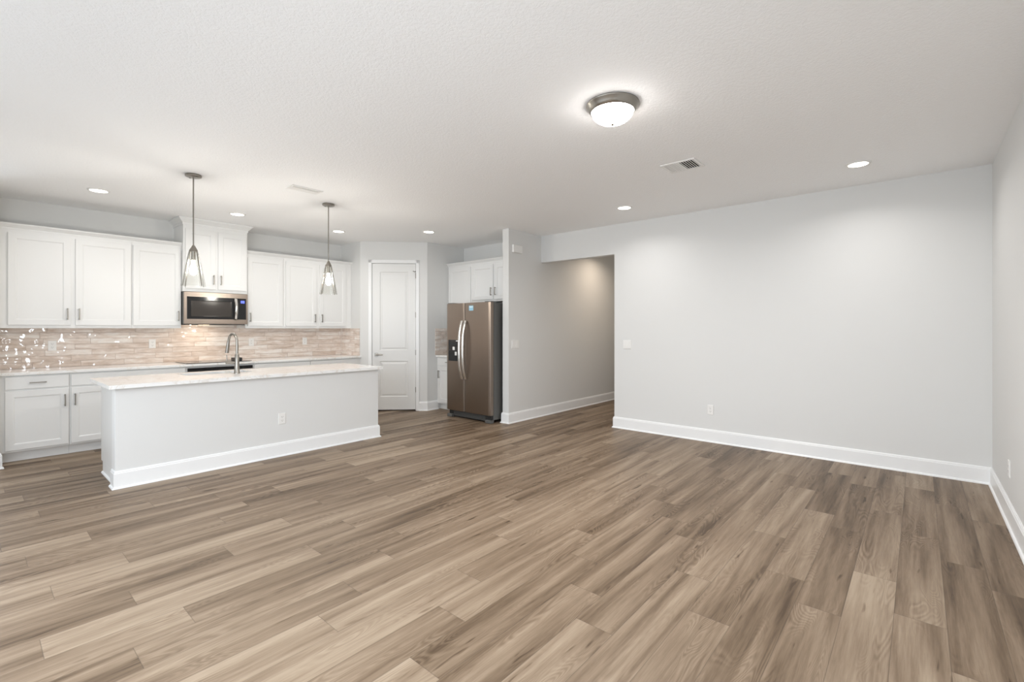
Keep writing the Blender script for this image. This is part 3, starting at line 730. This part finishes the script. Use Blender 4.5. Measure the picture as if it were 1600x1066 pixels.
def register(label, x, y, w_, l_, rz, group='ceiling air vents'):
    t = thing('ceiling_vent', label, 'vent', (x, y, CEIL), rz, group)
    b = MB(); hx, hy, e = w_/2, l_/2, 0.024
    for (a0, a1, c0, c1) in ((-hx,hx,-hy,-hy+e),(-hx,hx,hy-e,hy),(-hx,-hx+e,-hy+e,hy-e),(hx-e,hx,-hy+e,hy-e),(-0.006,0.006,-hy+e,hy-e)): b.box(a0, a1, c0, c1, -0.008, -0.0003)
    b.build('frame', MPL, t, bevel=0.002)
    b = MB(); b.box(-hx+e, hx-e, -hy+e, hy-e, -0.0012, -0.0003); b.build('duct', MDK, t)
    for sgn in (-1, 1):
        b = MB(); n = 6; x0, x1 = (0.006, hx-e) if sgn > 0 else (-hx+e, -0.006)
        for i in range(n):
            c = x0 + (x1-x0)*(i+0.5)/n; d = 0.0052*sgn
            v = [b.bm.verts.new(p) for p in ((c-d,-hy+e,-0.002),(c+d,-hy+e,-0.009),(c+d,hy-e,-0.009),(c-d,hy-e,-0.002),(c-d+0.0045,-hy+e,-0.001),(c+d+0.0045,-hy+e,-0.009),(c+d+0.0045,hy-e,-0.009),(c-d+0.0045,hy-e,-0.001))]
            for f in ((3,2,1,0),(4,5,6,7),(0,1,5,4),(1,2,6,5),(2,3,7,6),(3,0,4,7)): b.bm.faces.new([v[i] for i in f])
        b.build('louvers', MPL, t)
    return t
register('white ceiling air vent with dark slots right of the flush-mount light', -1.575, 4.12, 0.30, 0.26, 0)
register('white ceiling air vent above the kitchen island between the pendants', -4.79, 2.28, 0.155, 0.32, 0)

def pendant(label, x, y):
    t = thing('pendant_light', label, 'pendant light', (x, y, CEIL), radians(23), 'pendant lights over the island')
    b = MB(); b.lathe([(0,-0.0005),(0.065,-0.0005),(0.067,-0.004),(0.066,-0.018),(0.058,-0.022),(0,-0.024)], seg=40)
    for a in (0, pi): b.cyl((0.044*cos(a), 0.044*sin(a), -0.028), 0.006, 0.006, 10)
    b.build('canopy', MNI, t, smooth=True)
    b = MB(); b.cyl((0,0,-0.675), 0.0060, 0.654, 14); b.build('rod', MNI, t, smooth=True)
    b = MB(); b.lathe([(0,-0.655),(0.010,-0.658),(0.018,-0.672),(0.034,-0.705),(0.036,-0.718),(0,-0.718)], seg=32)
    b.cyl((0,0,-0.800), 0.017, 0.083, 20); b.build('socket_cap', MNI, t, smooth=True)
    def rr(z): return 0.036 + (0.100-0.036)*((-0.712-z)/0.328)**0.9 if z < -0.712 else 0.036
    zs = [-0.712-0.328*i/12 for i in range(13)]
    b = MB(); pf = [(rr(z), z) for z in zs]; pf2 = [(r-0.0028, z) for r, z in pf[::-1]]
    b.lathe(pf + pf2 + [pf[0]], seg=48); b.build('glass_shade', MGL, t, smooth=True)
    for k in range(4):
        a = pi/2*k
        b = MB(); q = [((rr(z)+0.003)*cos(a), (rr(z)+0.003)*sin(a), z) for z in zs]
        b.tube([(0.030*cos(a), 0.030*sin(a), -0.706)] + q, 0.0050, 8, (1.0, 0.35))
        b.build('strap', MNI, t)
    b = MB(); b.lathe([(0.0,-0.935),(0.016,-0.931),(0.028,-0.912),(0.031,-0.893),(0.027,-0.872),(0.016,-0.842),(0.013,-0.825),(0.012,-0.800),(0,-0.800)], seg=24)
    b.build('bulb', MBULB, t, smooth=True)
    return t
pendant('glass cone pendant light nearer the camera, in front of the microwave cabinet', -5.125, 1.386)
pendant('glass cone pendant light farther away, above the pantry end of the island', -5.150, 2.728)
